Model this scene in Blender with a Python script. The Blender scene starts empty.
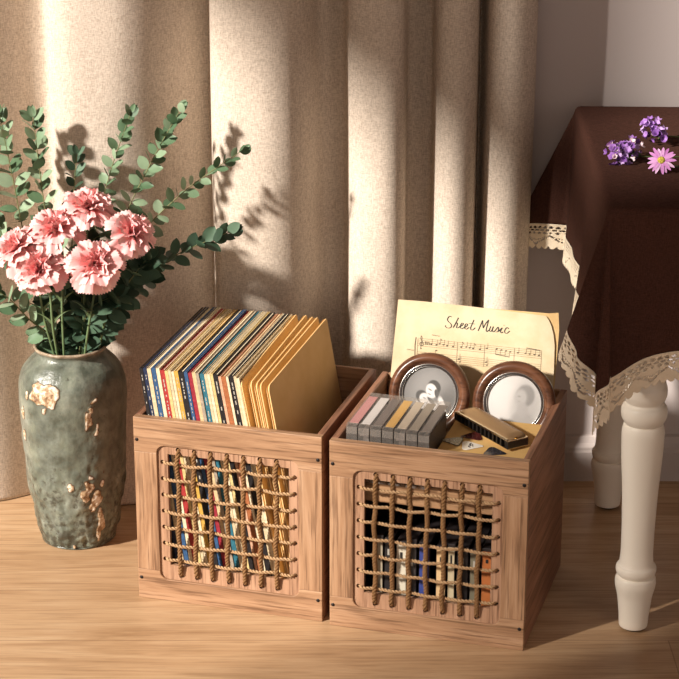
import bpy, bmesh, math, random
from mathutils import Vector, Matrix, noise
PI = math.pi
random.seed(7)
SC = bpy.context.scene
COL = SC.collection

# ------------------------------------------------------------------ helpers
def lerp(a, b, t): return a + (b - a) * t
def sm(a, b, x):
    t = max(0.0, min(1.0, (x - a) / (b - a))); return t * t * (3 - 2 * t)
def srgb(r, g, b):
    f = lambda c: (c / 12.92 if c <= .04045 else ((c + .055) / 1.055) ** 2.4)
    return (f(r / 255), f(g / 255), f(b / 255), 1)

class MB:
    """collects geometry in one bmesh, links it as one mesh object"""
    def __init__(s): s.bm = bmesh.new()
    def quad_grid(s, pts, closed_u=False, closed_v=False):
        n, m = len(pts), len(pts[0])
        V = [[s.bm.verts.new(p) for p in row] for row in pts]
        for i in range(n if closed_u else n - 1):
            for j in range(m if closed_v else m - 1):
                a, b = (i + 1) % n, (j + 1) % m
                try: s.bm.faces.new((V[i][j], V[a][j], V[a][b], V[i][b]))
                except ValueError: pass
        return V
    def box(s, x0, x1, y0, y1, z0, z1, M=None):
        c = [(x0,y0,z0),(x1,y0,z0),(x1,y1,z0),(x0,y1,z0),(x0,y0,z1),(x1,y0,z1),(x1,y1,z1),(x0,y1,z1)]
        if M is not None: c = [M @ Vector(p) for p in c]
        v = [s.bm.verts.new(p) for p in c]
        for f in ((0,3,2,1),(4,5,6,7),(0,1,5,4),(1,2,6,5),(2,3,7,6),(3,0,4,7)): s.bm.faces.new([v[i] for i in f])
        return s
    def prism(s, poly, y0, y1, M=None):
        """polygon in x,z extruded along y"""
        A = [Vector((x, y0, z)) for x, z in poly]; B = [Vector((x, y1, z)) for x, z in poly]
        if M is not None: A = [M @ p for p in A]; B = [M @ p for p in B]
        A = [s.bm.verts.new(p) for p in A]; B = [s.bm.verts.new(p) for p in B]
        n = len(poly)
        s.bm.faces.new(A); s.bm.faces.new(B[::-1])
        for i in range(n): s.bm.faces.new((A[i], B[i], B[(i+1) % n], A[(i+1) % n]))
        return s
    def lathe(s, prof, seg=32, M=None, cap=True):
        """profile (r,z) round z"""
        M = M or Matrix()
        rows = [[M @ Vector((r * math.cos(2*PI*k/seg), r * math.sin(2*PI*k/seg), z)) for k in range(seg)] for r, z in prof]
        V = s.quad_grid(rows, closed_v=True)
        if cap:
            if prof[0][0] > 1e-5: s.bm.faces.new(V[0])
            if prof[-1][0] > 1e-5: s.bm.faces.new(V[-1])
        return s
    def tube(s, pts, r, seg=8, cap=True):
        pts = [Vector(p) for p in pts]; n = len(pts)
        rr = r if isinstance(r, (list, tuple)) else [r] * n
        T = [(pts[min(i+1, n-1)] - pts[max(i-1, 0)]).normalized() for i in range(n)]
        nrm = T[0].orthogonal().normalized(); rows = []
        for i in range(n):
            nrm = (nrm - T[i] * nrm.dot(T[i]))
            nrm = nrm.normalized() if nrm.length > 1e-6 else T[i].orthogonal().normalized()
            b = T[i].cross(nrm)
            rows.append([pts[i] + (nrm * math.cos(2*PI*k/seg) + b * math.sin(2*PI*k/seg)) * rr[i] for k in range(seg)])
        V = s.quad_grid(rows, closed_v=True)
        if cap: s.bm.faces.new(V[0][::-1]); s.bm.faces.new(V[-1])
        return s
    def build(s, name, mat, parent=None, smooth=False, bevel=0, norm=True, seg=2):
        if norm: bmesh.ops.recalc_face_normals(s.bm, faces=s.bm.faces)
        me = bpy.data.meshes.new(name); s.bm.to_mesh(me); s.bm.free()
        for m in (mat if isinstance(mat, (list, tuple)) else [mat]): me.materials.append(m)
        if smooth: me.polygons.foreach_set('use_smooth', [True] * len(me.polygons))
        o = bpy.data.objects.new(name, me); COL.objects.link(o)
        if parent: o.parent = parent
        if bevel:
            b = o.modifiers.new('bevel', 'BEVEL'); b.width = bevel; b.segments = seg; b.limit_method = 'ANGLE'
        return o

def tag(o, label=None, cat=None, group=None, kind=None):
    if label: o['label'] = label
    if cat: o['category'] = cat
    if group: o['group'] = group
    if kind: o['kind'] = kind
    return o
def empty(name, M, label, cat, group=None):
    o = bpy.data.objects.new(name, None); COL.objects.link(o)
    o.matrix_world = M; o.empty_display_size = .02
    return tag(o, label, cat, group)
def spline(pts, n):
    """Catmull-Rom through the points"""
    P = [Vector(p) for p in pts]; out = []
    m = len(P) - 1
    for k in range(n + 1):
        x = k / n * m; i = min(int(x), m - 1); t = x - i
        p0 = P[i-1] if i > 0 else P[0] * 2 - P[1]; p1, p2 = P[i], P[i+1]
        p3 = P[i+2] if i + 2 <= m else P[m] * 2 - P[m-1]
        out.append(.5 * ((2*p1) + (p2-p0)*t + (2*p0-5*p1+4*p2-p3)*t*t + (3*p1-p0-3*p2+p3)*t**3))
    return out

# ------------------------------------------------------------------ materials
def mat(name, color=(.5,.5,.5,1), rough=.5, metal=0, spec=.5, **kw):
    m = bpy.data.materials.new(name); m.use_nodes = True
    b = m.node_tree.nodes['Principled BSDF']
    b.inputs['Base Color'].default_value = color; b.inputs['Roughness'].default_value = rough
    b.inputs['Metallic'].default_value = metal; b.inputs['Specular IOR Level'].default_value = spec
    for k, v in kw.items(): b.inputs[k].default_value = v
    return m
class NT:
    def __init__(s, m):
        s.m = m; s.t = m.node_tree; s.b = s.t.nodes['Principled BSDF']
    def n(s, typ, **kw):
        o = s.t.nodes.new(typ)
        for k, v in kw.items(): setattr(o, k, v)
        return o
    def l(s, a, b): s.t.links.new(a, b)
    def coord(s, scale=(1,1,1), rot=(0,0,0), out='Object'):
        tc = s.n('ShaderNodeTexCoord'); mp = s.n('ShaderNodeMapping')
        mp.inputs['Scale'].default_value = scale; mp.inputs['Rotation'].default_value = rot
        s.l(tc.outputs[out], mp.inputs['Vector']); return mp.outputs['Vector']
    def noise(s, vec, scale=5, detail=4, rough=.5, dist=0):
        o = s.n('ShaderNodeTexNoise'); o.inputs['Scale'].default_value = scale; o.inputs['Detail'].default_value = detail
        o.inputs['Roughness'].default_value = rough; o.inputs['Distortion'].default_value = dist
        s.l(vec, o.inputs['Vector']); return o.outputs['Fac']
    def ramp(s, fac, stops):
        r = s.n('ShaderNodeValToRGB'); e = r.color_ramp.elements
        while len(e) < len(stops): e.new(.5)
        for i, (p, c) in enumerate(stops): e[i].position = p; e[i].color = c
        s.l(fac, r.inputs['Fac']); return r.outputs['Color']
    def math(s, op, a, b=None):
        o = s.n('ShaderNodeMath', operation=op)
        for i, v in enumerate((a, b)):
            if v is None: continue
            if isinstance(v, (int, float)): o.inputs[i].default_value = v
            else: s.l(v, o.inputs[i])
        return o.outputs[0]
    def mix(s, fac, a, b, mode='MIX'):
        o = s.n('ShaderNodeMix', data_type='RGBA', blend_type=mode)
        for i, v in ((0, fac), (6, a), (7, b)):
            if isinstance(v, (int, float, tuple)): o.inputs[i].default_value = v
            else: s.l(v, o.inputs[i])
        return o.outputs[2]
    def bump(s, h, strength=.3, dist=.002):
        o = s.n('ShaderNodeBump'); o.inputs['Strength'].default_value = strength; o.inputs['Distance'].default_value = dist
        s.l(h, o.inputs['Height']); s.l(o.outputs['Normal'], s.b.inputs['Normal']); return o
    def color(s, c): s.l(c, s.b.inputs['Base Color'])

def wood(name, c0, c1, c2, axis, rough=.45, fine=1.0, seed=0):
    """c0 pore/dark, c1 mid, c2 light; grain runs along axis"""
    m = mat(name, c1, rough, spec=.35); t = NT(m)
    sc = [26*fine]*3; sc[axis] = 2.0*fine
    v = t.coord(tuple(sc))
    add = t.n('ShaderNodeVectorMath', operation='ADD')
    oi = t.n('ShaderNodeObjectInfo'); mul = t.math('MULTIPLY', oi.outputs['Random'], 37.0)
    t.l(v, add.inputs[0]); t.l(mul, add.inputs[1]); v = add.outputs[0]
    a = t.noise(v, 1.6, 6, .66, .5)
    sc2 = [190*fine]*3; sc2[axis] = 7*fine
    b = t.noise(t.coord(tuple(sc2)), 1.0, 3, .6)
    col = t.ramp(a, [(.28, c0), (.5, c1), (.7, c2)])
    pores = t.ramp(b, [(.36, (.36,.31,.28,1)), (.5, (1,1,1,1))])
    t.color(t.mix(.75, col, pores, 'MULTIPLY'))
    t.bump(b, .25, .0006)
    return m

CR0, CR1, CR2 = srgb(128,93,67), srgb(164,127,96), srgb(186,150,119)
M = {}
M['crate_x'] = wood('crate wood along', CR0, CR1, CR2, 0)
M['crate_z'] = wood('crate wood upright', CR0, CR1, CR2, 2)
M['crate_y'] = wood('crate wood deep', srgb(112,76,56), srgb(146,102,78), srgb(168,124,98), 1)
M['plate'] = wood('lattice plate wood', srgb(150,113,87), srgb(172,133,105), srgb(186,148,120), 2, fine=1.6)
M['shelf'] = wood('shelf wood', srgb(150,112,80), srgb(178,138,102), srgb(196,156,118), 0)
M['screw'] = mat('black screw', srgb(40,34,32), .4, .6)
M['frame_wood'] = wood('walnut frame', srgb(64,39,28), srgb(98,63,44), srgb(124,84,60), 0, .28)
M['silver'] = mat('silver ring', srgb(200,196,190), .25, 1)
M['darkring'] = mat('dark ring', srgb(42,30,26), .4)
M['cord'] = mat('ivory', srgb(222,205,180), .8)

def jute(name, a, b):
    m = mat(name, b, .95, spec=.1); t = NT(m)
    f = t.noise(t.coord((1,1,1)), 900, 3, .7)
    t.color(t.ramp(f, [(.3, a), (.7, b)])); t.bump(f, .8, .001); return m
M['jute_light'] = jute('light jute', srgb(138,104,72), srgb(208,174,134))
M['jute_dark'] = jute('dark jute', srgb(100,72,46), srgb(156,118,80))

def floor_mat():
    m = mat('oak floor', rough=.42, spec=.4); t = NT(m)
    rot = (0, 0, math.radians(2.5))
    a = t.noise(t.coord((1.1, 12, 1), rot), 2.2, 6, .6, 1.2)
    b = t.noise(t.coord((9, 170, 1), rot), 1, 4, .6)
    big = t.noise(t.coord((.8, 3.5, 1), rot), 1.5, 2)
    col = t.ramp(a, [(.28, srgb(170,134,98)), (.5, srgb(192,157,120)), (.72, srgb(206,174,138))])
    col = t.mix(.55, col, t.ramp(b, [(.34, (.62,.56,.5,1)), (.52, (1,1,1,1))]), 'MULTIPLY')
    col = t.mix(.5, col, t.ramp(big, [(.3, (.82,.8,.78,1)), (.7, (1.0,1.0,1.0,1))]), 'MULTIPLY')
    br = t.n('ShaderNodeTexBrick'); br.offset = .5; br.inputs['Scale'].default_value = 1
    for k, vv in (('Mortar Size', .0012), ('Brick Width', 2.6), ('Row Height', .19), ('Mortar Smooth', .3), ('Bias', 0)): br.inputs[k].default_value = vv
    mp = t.n('ShaderNodeMapping'); tc = t.n('ShaderNodeTexCoord'); mp.inputs['Location'].default_value = (.74, .075, 0)
    t.l(tc.outputs['Object'], mp.inputs['Vector']); t.l(mp.outputs[0], br.inputs['Vector'])
    br.inputs['Color1'].default_value = (1,1,1,1); br.inputs['Color2'].default_value = (.93,.92,.9,1); br.inputs['Mortar'].default_value = (.62,.55,.5,1)
    t.color(t.mix(1.0, col, br.outputs['Color'], 'MULTIPLY'))
    t.bump(b, .15, .0006)
    return m
M['floor'] = floor_mat()
M['wall'] = mat('wall paint', srgb(200,189,185), .8, spec=.2)
t = NT(M['wall']); t.bump(t.noise(t.coord(), 60, 3), .05, .001)
M['skirt'] = mat('skirting paint', srgb(188,176,170), .5)

def linen(name, a, b, scale, rough=.9):
    m = mat(name, b, rough, spec=.15); t = NT(m)
    w1 = t.noise(t.coord((scale*2.4, scale*.8, scale*.45), (0, math.radians(38), 0)), 1, 2, .6)
    w2 = t.noise(t.coord((scale*.5, scale*.5, scale*2.6)), 1, 2, .6)
    f = t.math('MULTIPLY', t.math('ADD', w1, w2), .5)
    t.color(t.ramp(f, [(.36, a), (.6, b)])); t.bump(f, .5, .0015)
    m.node_tree.nodes['Principled BSDF'].inputs['Specular IOR Level'].default_value = .05
    return m
M['curtain'] = linen('oatmeal linen', srgb(178,162,146), srgb(219,205,189), 260)
M['cloth'] = linen('brown cotton', srgb(62,40,33), srgb(79,52,43), 330, 1.0)
M['lace'] = mat('cream lace', srgb(238,222,196), .9, spec=.1)
t = NT(M['lace']); t.bump(t.noise(t.coord(), 700, 2), .6, .001)
M['white_paint'] = mat('cream paint', srgb(236,226,208), .38)
t = NT(M['white_paint']); f = t.noise(t.coord(), 26, 5, .6)
t.color(t.ramp(f, [(.22, srgb(206,190,164)), (.28, srgb(236,226,210))]))
M['caster'] = mat('dark foot pad', srgb(70,60,50), .5)
M['table_wood'] = wood('table top wood', srgb(120,90,66), srgb(150,116,88), srgb(170,136,104), 0)

# ------------------------------------------------------------------ camera
cam = bpy.data.cameras.new('camera'); cam.lens = 2072.87 / 679 * 36; cam.sensor_width = 36
co = bpy.data.objects.new('camera', cam); COL.objects.link(co)
co.location = (0, 0, 1.6647); co.rotation_euler = (PI/2 - .3414, 0, 0)
SC.camera = co

# ------------------------------------------------------------------ setting
WALL_Y = 3.85
def struct(mb, name, m, **kw):
    return tag(mb.build(name, m, **kw), kind='structure')
struct(MB().box(-2.35, 2.0, -.6, WALL_Y + .1, -.06, 0), 'floor', M['floor'])
struct(MB().box(-2.35, 2.0, WALL_Y, WALL_Y + .1, 0, 3.4), 'wall_back', M['wall'])
def skirting():
    mb = MB(); prof = [(0,0),(.016,0),(.016,.062),(.0135,.066),(.0135,.072),(.009,.080),(.006,.092),(0,.096)]
    rows = [[(x, WALL_Y - d, z) for d, z in prof] for x in (-2.2, 1.9)]
    V = mb.quad_grid(rows); mb.bm.faces.new(V[0]); mb.bm.faces.new(V[1][::-1])
    return mb
struct(skirting(), 'baseboard_back', M['skirt'])
struct(MB().box(1.9, 2.0, -.6, WALL_Y, 0, 3.4), 'shade_wall_right', M['wall'])  # unseen wall, added to block ambient light from the right
struct(MB().box(-2.35, 2.0, -.6, WALL_Y + .1, 3.4, 3.46), 'shade_ceiling', M['wall'])  # unseen, added to cut the ambient light from above
# unseen side wall, put in so its openings shape the sun patch
WX, WY0, WY1, WZ0, WZ1 = -2.2, 1.34, 3.30, .25, 2.38
wl = MB()
wl.box(WX-.12, WX, -.6, WY0, 0, 3.4).box(WX-.12, WX, WY1, WALL_Y, 0, 3.4).box(WX-.12, WX, WY0, WY1, 0, WZ0).box(WX-.12, WX, 1.93, WY1, WZ1, 3.4).box(WX-.12, WX, WY0, 1.93, WZ1, 2.52).box(WX-.12, WX, WY0, 1.93, 3.15, 3.4)
struct(wl, 'gobo_wall_left', M['wall'])
wf = MB()
for a in (WY0, WY1 - .04): wf.box(WX-.09, WX-.04, a, a+.04, WZ0, WZ1)
for a in (WZ0, WZ1 - .04): wf.box(WX-.09, WX-.04, WY0+.04, WY1-.04, a, a+.04)
wf.box(WX-.09, WX-.04, 1.50, 1.57, WZ0+.04, WZ1-.04)  # upright bar added to dim the sun on the right crate
struct(wf, 'window_1', M['skirt'])
wt = MB()  # added upper opening, lets sun onto the back wall and table top
for a in (WY0, 1.93 - .03): wt.box(WX-.09, WX-.04, a, a+.03, 2.52, 3.15)
for a in (2.52, 3.12): wt.box(WX-.09, WX-.04, WY0+.03, 1.90, a, a+.03)
struct(wt, 'added_window', M['skirt'])

# ------------------------------------------------------------------ curtain
def curtain():
    prof = [(-.98,3.79),(-.90,3.72),(-.80,3.715),(-.70,3.73),(-.62,3.785),(-.575,3.815),(-.545,3.82),(-.541,3.78),(-.532,3.74),(-.50,3.715),(-.45,3.708),(-.40,3.713),(-.36,3.727),(-.325,3.752),(-.285,3.795),(-.25,3.825),(-.238,3.815),
      (-.235,3.775),(-.226,3.738),(-.19,3.715),(-.145,3.708),(-.105,3.715),(-.078,3.735),(-.056,3.775),(-.04,3.812),(-.02,3.826),(.004,3.828),(.014,3.80),(.019,3.757),(.048,3.728),(.085,3.717),(.112,3.731),(.121,3.768),(.127,3.815),(.15,3.828),
      (.172,3.825),(.177,3.785),(.187,3.742),(.212,3.722),(.238,3.730),(.253,3.765),(.259,3.825),(.2645,3.833),(.270,3.81),(.275,3.765),(.29,3.738),(.315,3.726),(.340,3.737),(.357,3.765),(.363,3.80),(.352,3.83)]
    P = spline([(x, y, 0) for x, y in prof], 620)
    zs = [2.9 * (k / 90) ** 1.3 for k in range(91)]
    rows = []
    for z in zs:
        row = []
        for p in P:
            x, y = p.x, p.y
            low = 1 - sm(0, .75, z)
            if x < -.30:
                w = sm(-.30, -.56, x) * (1 - sm(-.75, -.95, x))
                x += .035 * low * w
            n1 = noise.noise(Vector((x * 5, z * 1.3, 3.1))); n2 = noise.noise(Vector((x * 16, z * 2.6, 8.7)))
            amp = 1 - .10 * low
            y = 3.775 + (y - 3.775) * amp
            y = min(y + .008 * n1 + .003 * n2, 3.838)
            x += .007 * noise.noise(Vector((x * 4, z * 1.1, 20.5)))
            row.append((x, y, z + (.002 if z == 0 else 0)))
        rows.append(row)
    mb = MB(); mb.quad_grid(rows)
    o = mb.build('curtain', M['curtain'], smooth=True)
    so = o.modifiers.new('thick', 'SOLIDIFY'); so.thickness = .0016; so.offset = 0
    tag(o, 'oatmeal linen curtain hanging in deep folds down to the floor', 'curtain')
curtain()

# ------------------------------------------------------------------ crates
W, D, H = .34, .345, .345
LX, LY, LT = -.3561, 3.3188, .2862
RX, RY, RT = -.0172, 3.211, .2827
ML = Matrix.Translation((LX, LY, 0)) @ Matrix.Rotation(-LT, 4, 'Z')
MR = Matrix.Translation((RX, RY, 0)) @ Matrix.Rotation(-RT, 4, 'Z')
RU0, RU1, RZ0, RZ1, RR = .0415, .2985, .0415, .296, .015   # the routed field of the front
def arc(cx, cz, r, a0, a1, n=7):
    return [(cx + r*math.cos(lerp(a0,a1,i/n)), cz + r*math.sin(lerp(a0,a1,i/n))) for i in range(n+1)]
VU = [.080 + .0297*k for k in range(7)]
HZ = [.264 - .0307*k for k in range(7)]
VZ0, VZ1, HU0, HU1 = .0495, .2895, .0505, .2905

def rope(path, r, twist, strands=2, seg=6, fuzz=0):
    mb = MB(); n = len(path); L = [0]
    for i in range(1, n): L.append(L[-1] + (path[i] - path[i-1]).length)
    T = [(path[min(i+1,n-1)] - path[max(i-1,0)]).normalized() for i in range(n)]
    ref = Vector((.3, .2, .93)) if abs(T[n//2].z) < .8 else Vector((.93, .2, .3))
    for s in range(strands):
        pts = []
        for i in range(n):
            a = T[i].cross(ref).normalized(); b = T[i].cross(a)
            ph = 2*PI*(L[i]/twist + s/strands)
            pts.append(path[i] + (a*math.cos(ph) + b*math.sin(ph)) * r * .56)
        mb.tube(pts, r * (.54 if strands == 2 else .5), seg)
    return mb
def weave_path(fixed, run0, run1, crosses, sign0, vertical, amp, wob, rnd):
    """rope centre line in crate coords"""
    pts = []; N = 96
    d = 1 if run1 > run0 else -1
    off = rnd.uniform(-1, 1)
    for k in range(N + 1):
        t = k / N; s = lerp(run0, run1, t)
        ph = 0; 
        j = (s - crosses[0]) / (crosses[1] - crosses[0])
        y = .0005 + amp * sign0 * math.cos(PI * j) * (1 if -.6 < j < len(crosses) - .4 else 0)
        edge = min(abs(s - run0), abs(s - run1))
        y = lerp(.0105, y, sm(0, .007, edge))
        q = fixed + wob * math.sin(9 * t + off * 6) * sm(0, .03, edge) + wob * .5 * math.sin(23 * t + off * 11)
        pts.append(Vector((q, y, s)) if vertical else Vector((s, y, q)))
    return pts

def make_crate(Mx, label, seed):
    rnd = random.Random(seed)
    root = empty('wooden_crate', Mx, label, 'crate')
    th = .014
    # top rail with its two routed corners
    top = [(0,H),(0,RZ1-RR),(RU0,RZ1-RR)] + arc(RU0+RR, RZ1-RR, RR, PI, PI/2) + arc(RU1-RR, RZ1-RR, RR, PI/2, 0) + [(RU1,RZ1-RR),(W,RZ1-RR),(W,H)]
    bot = [(0,0),(W,0),(W,RZ0+RR),(RU1,RZ0+RR)] + arc(RU1-RR, RZ0+RR, RR, 0, -PI/2) + arc(RU0+RR, RZ0+RR, RR, -PI/2, -PI) + [(RU0,RZ0+RR),(0,RZ0+RR)]
    MB().prism(top, 0, th).build('top_rail', M['crate_x'], root, bevel=.0012)
    MB().prism(bot, 0, th).build('bottom_rail', M['crate_x'], root, bevel=.0012)
    g = .0002
    MB().box(0, RU0, .0003, th, RZ0+RR+g, RZ1-RR-g).build('stile', M['crate_z'], root, bevel=.0010)
    MB().box(RU1, W, .0003, th, RZ0+RR+g, RZ1-RR-g).build('stile', M['crate_z'], root, bevel=.0010)
    # lattice plate: rounded board with window and rope holes
    outl = arc(RU0+RR, RZ1-RR, RR, PI, PI/2) + arc(RU1-RR, RZ1-RR, RR, PI/2, 0) + arc(RU1-RR, RZ0+RR, RR, 0, -PI/2) + arc(RU0+RR, RZ0+RR, RR, -PI/2, -PI)
    pl = MB().prism(outl, .0045, .0125).build('lattice_plate', M['plate'], root)
    cut = MB(); cut.box(.0600, .2800, -.02, .03, .0690, .2800)
    RYm = Matrix.Rotation(-PI/2, 4, 'X')
    for u in VU:
        for z in (VZ0, VZ1): cut.lathe([(.0046,-.02),(.0046,.03)], 10, Matrix.Translation((u,0,z)) @ RYm)
    for z in HZ:
        for u in (HU0, HU1): cut.lathe([(.0042,-.02),(.0042,.03)], 10, Matrix.Translation((u,0,z)) @ RYm)
    c = cut.build('cutter', M['plate'], root)
    bo = pl.modifiers.new('cut', 'BOOLEAN'); bo.operation = 'DIFFERENCE'; bo.object = c; bo.solver = 'EXACT'
    bpy.context.view_layer.update()
    dg = bpy.context.evaluated_depsgraph_get()
    nm = bpy.data.meshes.new_from_object(pl.evaluated_get(dg)); pl.modifiers.clear(); pl.data = nm
    bpy.data.objects.remove(c)
    # carcass
    MB().box(0, .012, th+g, D, 0, H).build('side_panel', M['crate_y'], root, bevel=.0012)
    MB().box(W-.012, W, th+g, D, 0, H).build('side_panel', M['crate_y'], root, bevel=.0012)
    MB().box(.0122, W-.0122, D-.008, D, 0, H).build('back_panel', M['crate_x'], root, bevel=.0010)
    MB().box(.0122, W-.0122, th+g, D-.0082, .002, .011).build('bottom_panel', M['crate_x'], root)
    # ropes
    for k, u in enumerate(VU):
        p = weave_path(u, VZ0, VZ1, HZ[::-1], 1 if k % 2 else -1, True, .0022, .0010, rnd)
        rope(p, .0044, .019, 3).build('upright_rope', M['jute_dark'], root, smooth=True)
    for k, z in enumerate(HZ):
        sg = 1 if (len(HZ) - 1 - k) % 2 else -1
        p = weave_path(z, HU0, HU1, VU, -sg, False, .0022, .0010, rnd)
        rope(p, .0032, .013, 2).build('cross_rope', M['jute_light'], root, smooth=True)
    for u, z in ((.0060,.303),(W-.0068,.303),(.0062,.040),(W-.0075,.040)):
        s = MB().lathe([(0,-.0010),(.0021,-.0009),(.0033,-.0002),(.0036,.0006),(.0036,.002)], 14, Matrix.Translation((u,0,z)) @ RYm)
        s.build('screw', M['screw'], root, smooth=True)
    return root
make_crate(ML, 'light brown wooden crate full of record sleeves, beside the ceramic vase', 1)
crateR = make_crate(MR, 'light brown wooden crate holding sheet music, round frames and cassettes', 2)
MB().box(.0125, W-.0125, .028, D-.0085, .230, .268).build('shelf', M['shelf'], crateR, bevel=.001)

# ------------------------------------------------------------------ records
def card(name, c, rough=.55, speck=None):
    m = mat(name, c, rough, spec=.3); t = NT(m)
    f = t.noise(t.coord(), 160, 4, .65)
    hi = tuple(min(1, x*1.35+.01) for x in c[:3]) + (1,); lo = tuple(x*.72 for x in c[:3]) + (1,)
    t.color(t.ramp(f, [(.32, lo), (.55, c), (.75, hi)])); return m
def aged(name, a, b):
    m = mat(name, a, .85, spec=.1); t = NT(m)
    f = t.noise(t.coord(), 14, 5, .6); t.color(t.ramp(f, [(.3, b), (.62, a)])); t.bump(t.noise(t.coord(), 30, 3), .1, .002); return m
CC = dict(black=srgb(34,30,30), navy=srgb(36,46,72), cream=srgb(206,186,150), blue=srgb(52,84,122), red=srgb(160,50,48), straw=srgb(206,182,124),
          gold=srgb(198,156,72), crimson=srgb(146,42,54), tan=srgb(206,178,136), grey=srgb(158,144,126), teal=srgb(46,104,120), rust=srgb(162,98,60), pink=srgb(206,160,130), ivory=srgb(218,202,170))
CM = {k: card('card ' + k, v) for k, v in CC.items()}
M['ink_white'] = mat('white ink', srgb(176,170,158), .6)
M['ink_black'] = mat('black ink', srgb(38,34,32), .6)
M['inner'] = mat('paper inner', srgb(232,218,186), .8)
CMU = {k: (v if k in ('cream','ivory','straw','tan','pink') else v) for k, v in CM.items()}
REC = [('black',18,1),('navy',20,1),('cream',20,0),('blue',22,1),('ivory',18,0),('red',25,1),('straw',16,0),('cream',14,0),('ivory',14,0),('gold',20,1),('black',28,1),('blue',18,1),('crimson',20,0),
       ('tan',18,0),('grey',16,0),('teal',24,1),('cream',14,0),('ivory',14,0),('straw',14,0),('black',26,1),('pink',14,0),('rust',22,0),('ivory',12,0),('black',24,1),('cream',14,0),('ivory',14,0)]
NEAR = ['first in the row, beside the crate wall', 'between the first black one and a plain cream one', 'third in the row, between the navy and the blue one',
 'fourth in the row, with small white print', 'between the blue and the bright red one', 'brightest red of the row, small white print', 'just after the bright red one', 'midway between the bright red and the golden one',
 'just before the golden one', 'only golden yellow one of the row', 'thick, right after the golden one', 'between the thick black and the crimson one', 'dark, just before the tan one',
 'between the crimson and the grey one', 'only grey one, just before the teal one', 'only teal one of the row', 'just after the teal one', 'second after the teal one', 'just before the black one past the teal one',
 'fourth after the teal one', 'just before the rust orange one', 'only rust orange one of the row', 'just after the rust orange one', 'last black one, second after the rust one',
 'just after the last black one', 'last of the row, touching the manila folders']
def sheet_matrix(ut, lean, v0=.0165, zt=.43):
    # top front corner at (ut, v0, zt); sleeve local: x thickness, y depth, z up from its lower edge
    Lh = (zt - .0125) / math.cos(lean)
    ub = ut + math.sin(lean) * Lh
    return ML @ Matrix.Translation((ub, v0, .0125)) @ Matrix.Rotation(-lean, 4, 'Y'), Lh
tot = sum(r[1] for r in REC); ut = .0078; span = .1895 - ut
def sleeve_poly(dep, h, rise, r, jag=None):
    # outline in (y,z)
    return [(0,0),(dep,0),(dep,h+rise)] + [(r,h+rise*r/dep),(0,h-r)]
for i, (c, w, marks) in enumerate(REC):
    wd = w / tot * span
    lean = math.atan(lerp(.14, .19, i / 30))
    th = wd * .93 * math.cos(lean)
    Mx, Lh = sheet_matrix(ut, lean, .0165 + random.uniform(0, .002), .43 + random.uniform(-.0025, .001))
    color = {'straw':'pale yellow','ivory':'off-white','blue':'dark blue','navy':'navy blue','pink':'pinkish tan'}.get(c, c)
    root = empty('record_sleeve', Mx, ('%s record sleeve, %s' % (color, NEAR[i])), 'record sleeve', 'record sleeves standing in the crate')
    dep = .3195 + random.uniform(-.003, 0); rise = .0085 + random.uniform(-.0015, .001)
    mb = MB()
    # cardboard jacket: two faces and a spine, open along the top
    tb = min(.0011, th * .25)
    def slab(x0, x1, y0, y1, top0, top1, m=mb):
        v = [m.bm.verts.new(p) for p in ((x0,y0,0),(x1,y0,0),(x1,y1,0),(x0,y1,0),(x0,y0,top0),(x1,y0,top0),(x1,y1,top1),(x0,y1,top1))]
        for f in ((0,3,2,1),(4,5,6,7),(0,1,5,4),(1,2,6,5),(2,3,7,6),(3,0,4,7)): m.bm.faces.new([v[q] for q in f])
    slab(0, th, 0, .002, Lh, Lh)
    slab(0, tb if c not in ('black','navy','blue','red','crimson','teal') else th*.45, .002, dep, Lh, Lh+rise)
    slab(th-tb, th, .002, dep, Lh, Lh+rise)
    mb.build('jacket', CM[c], root)
    ib = MB()
    slab(tb*1.05 if c not in ('black','navy','blue','red','crimson','teal') else th*.46, th-tb*1.05, .0025, dep-.001, Lh-.0012, Lh+rise-.0012, ib)
    ib.build('inner_sleeve', M['inner'] if i % 3 else CM['tan'], root)
    if marks:
        pm = MB(); z = Lh - .012
        rr = random.Random(i + 3)
        while z > Lh - (.11 if i % 2 else .20):
            hgt = rr.uniform(.002, .007)
            if rr.random() < .7: pm.box(th*.41, th*.61, -.0004, -.0001, z-hgt, z)
            z -= hgt + rr.uniform(.001, .004)
        pm.build('spine_lettering', M['ink_white'], root)
    ut += wd
M['manila'] = aged('manila card', srgb(230,192,134), srgb(222,182,122))
FN = ['manila folder next to the record sleeves, first of its five', 'second manila folder from the record sleeves', 'middle manila folder of the five behind the records',
      'second manila folder from the open side of the row', 'outermost manila folder with its whole flat face showing']
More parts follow.
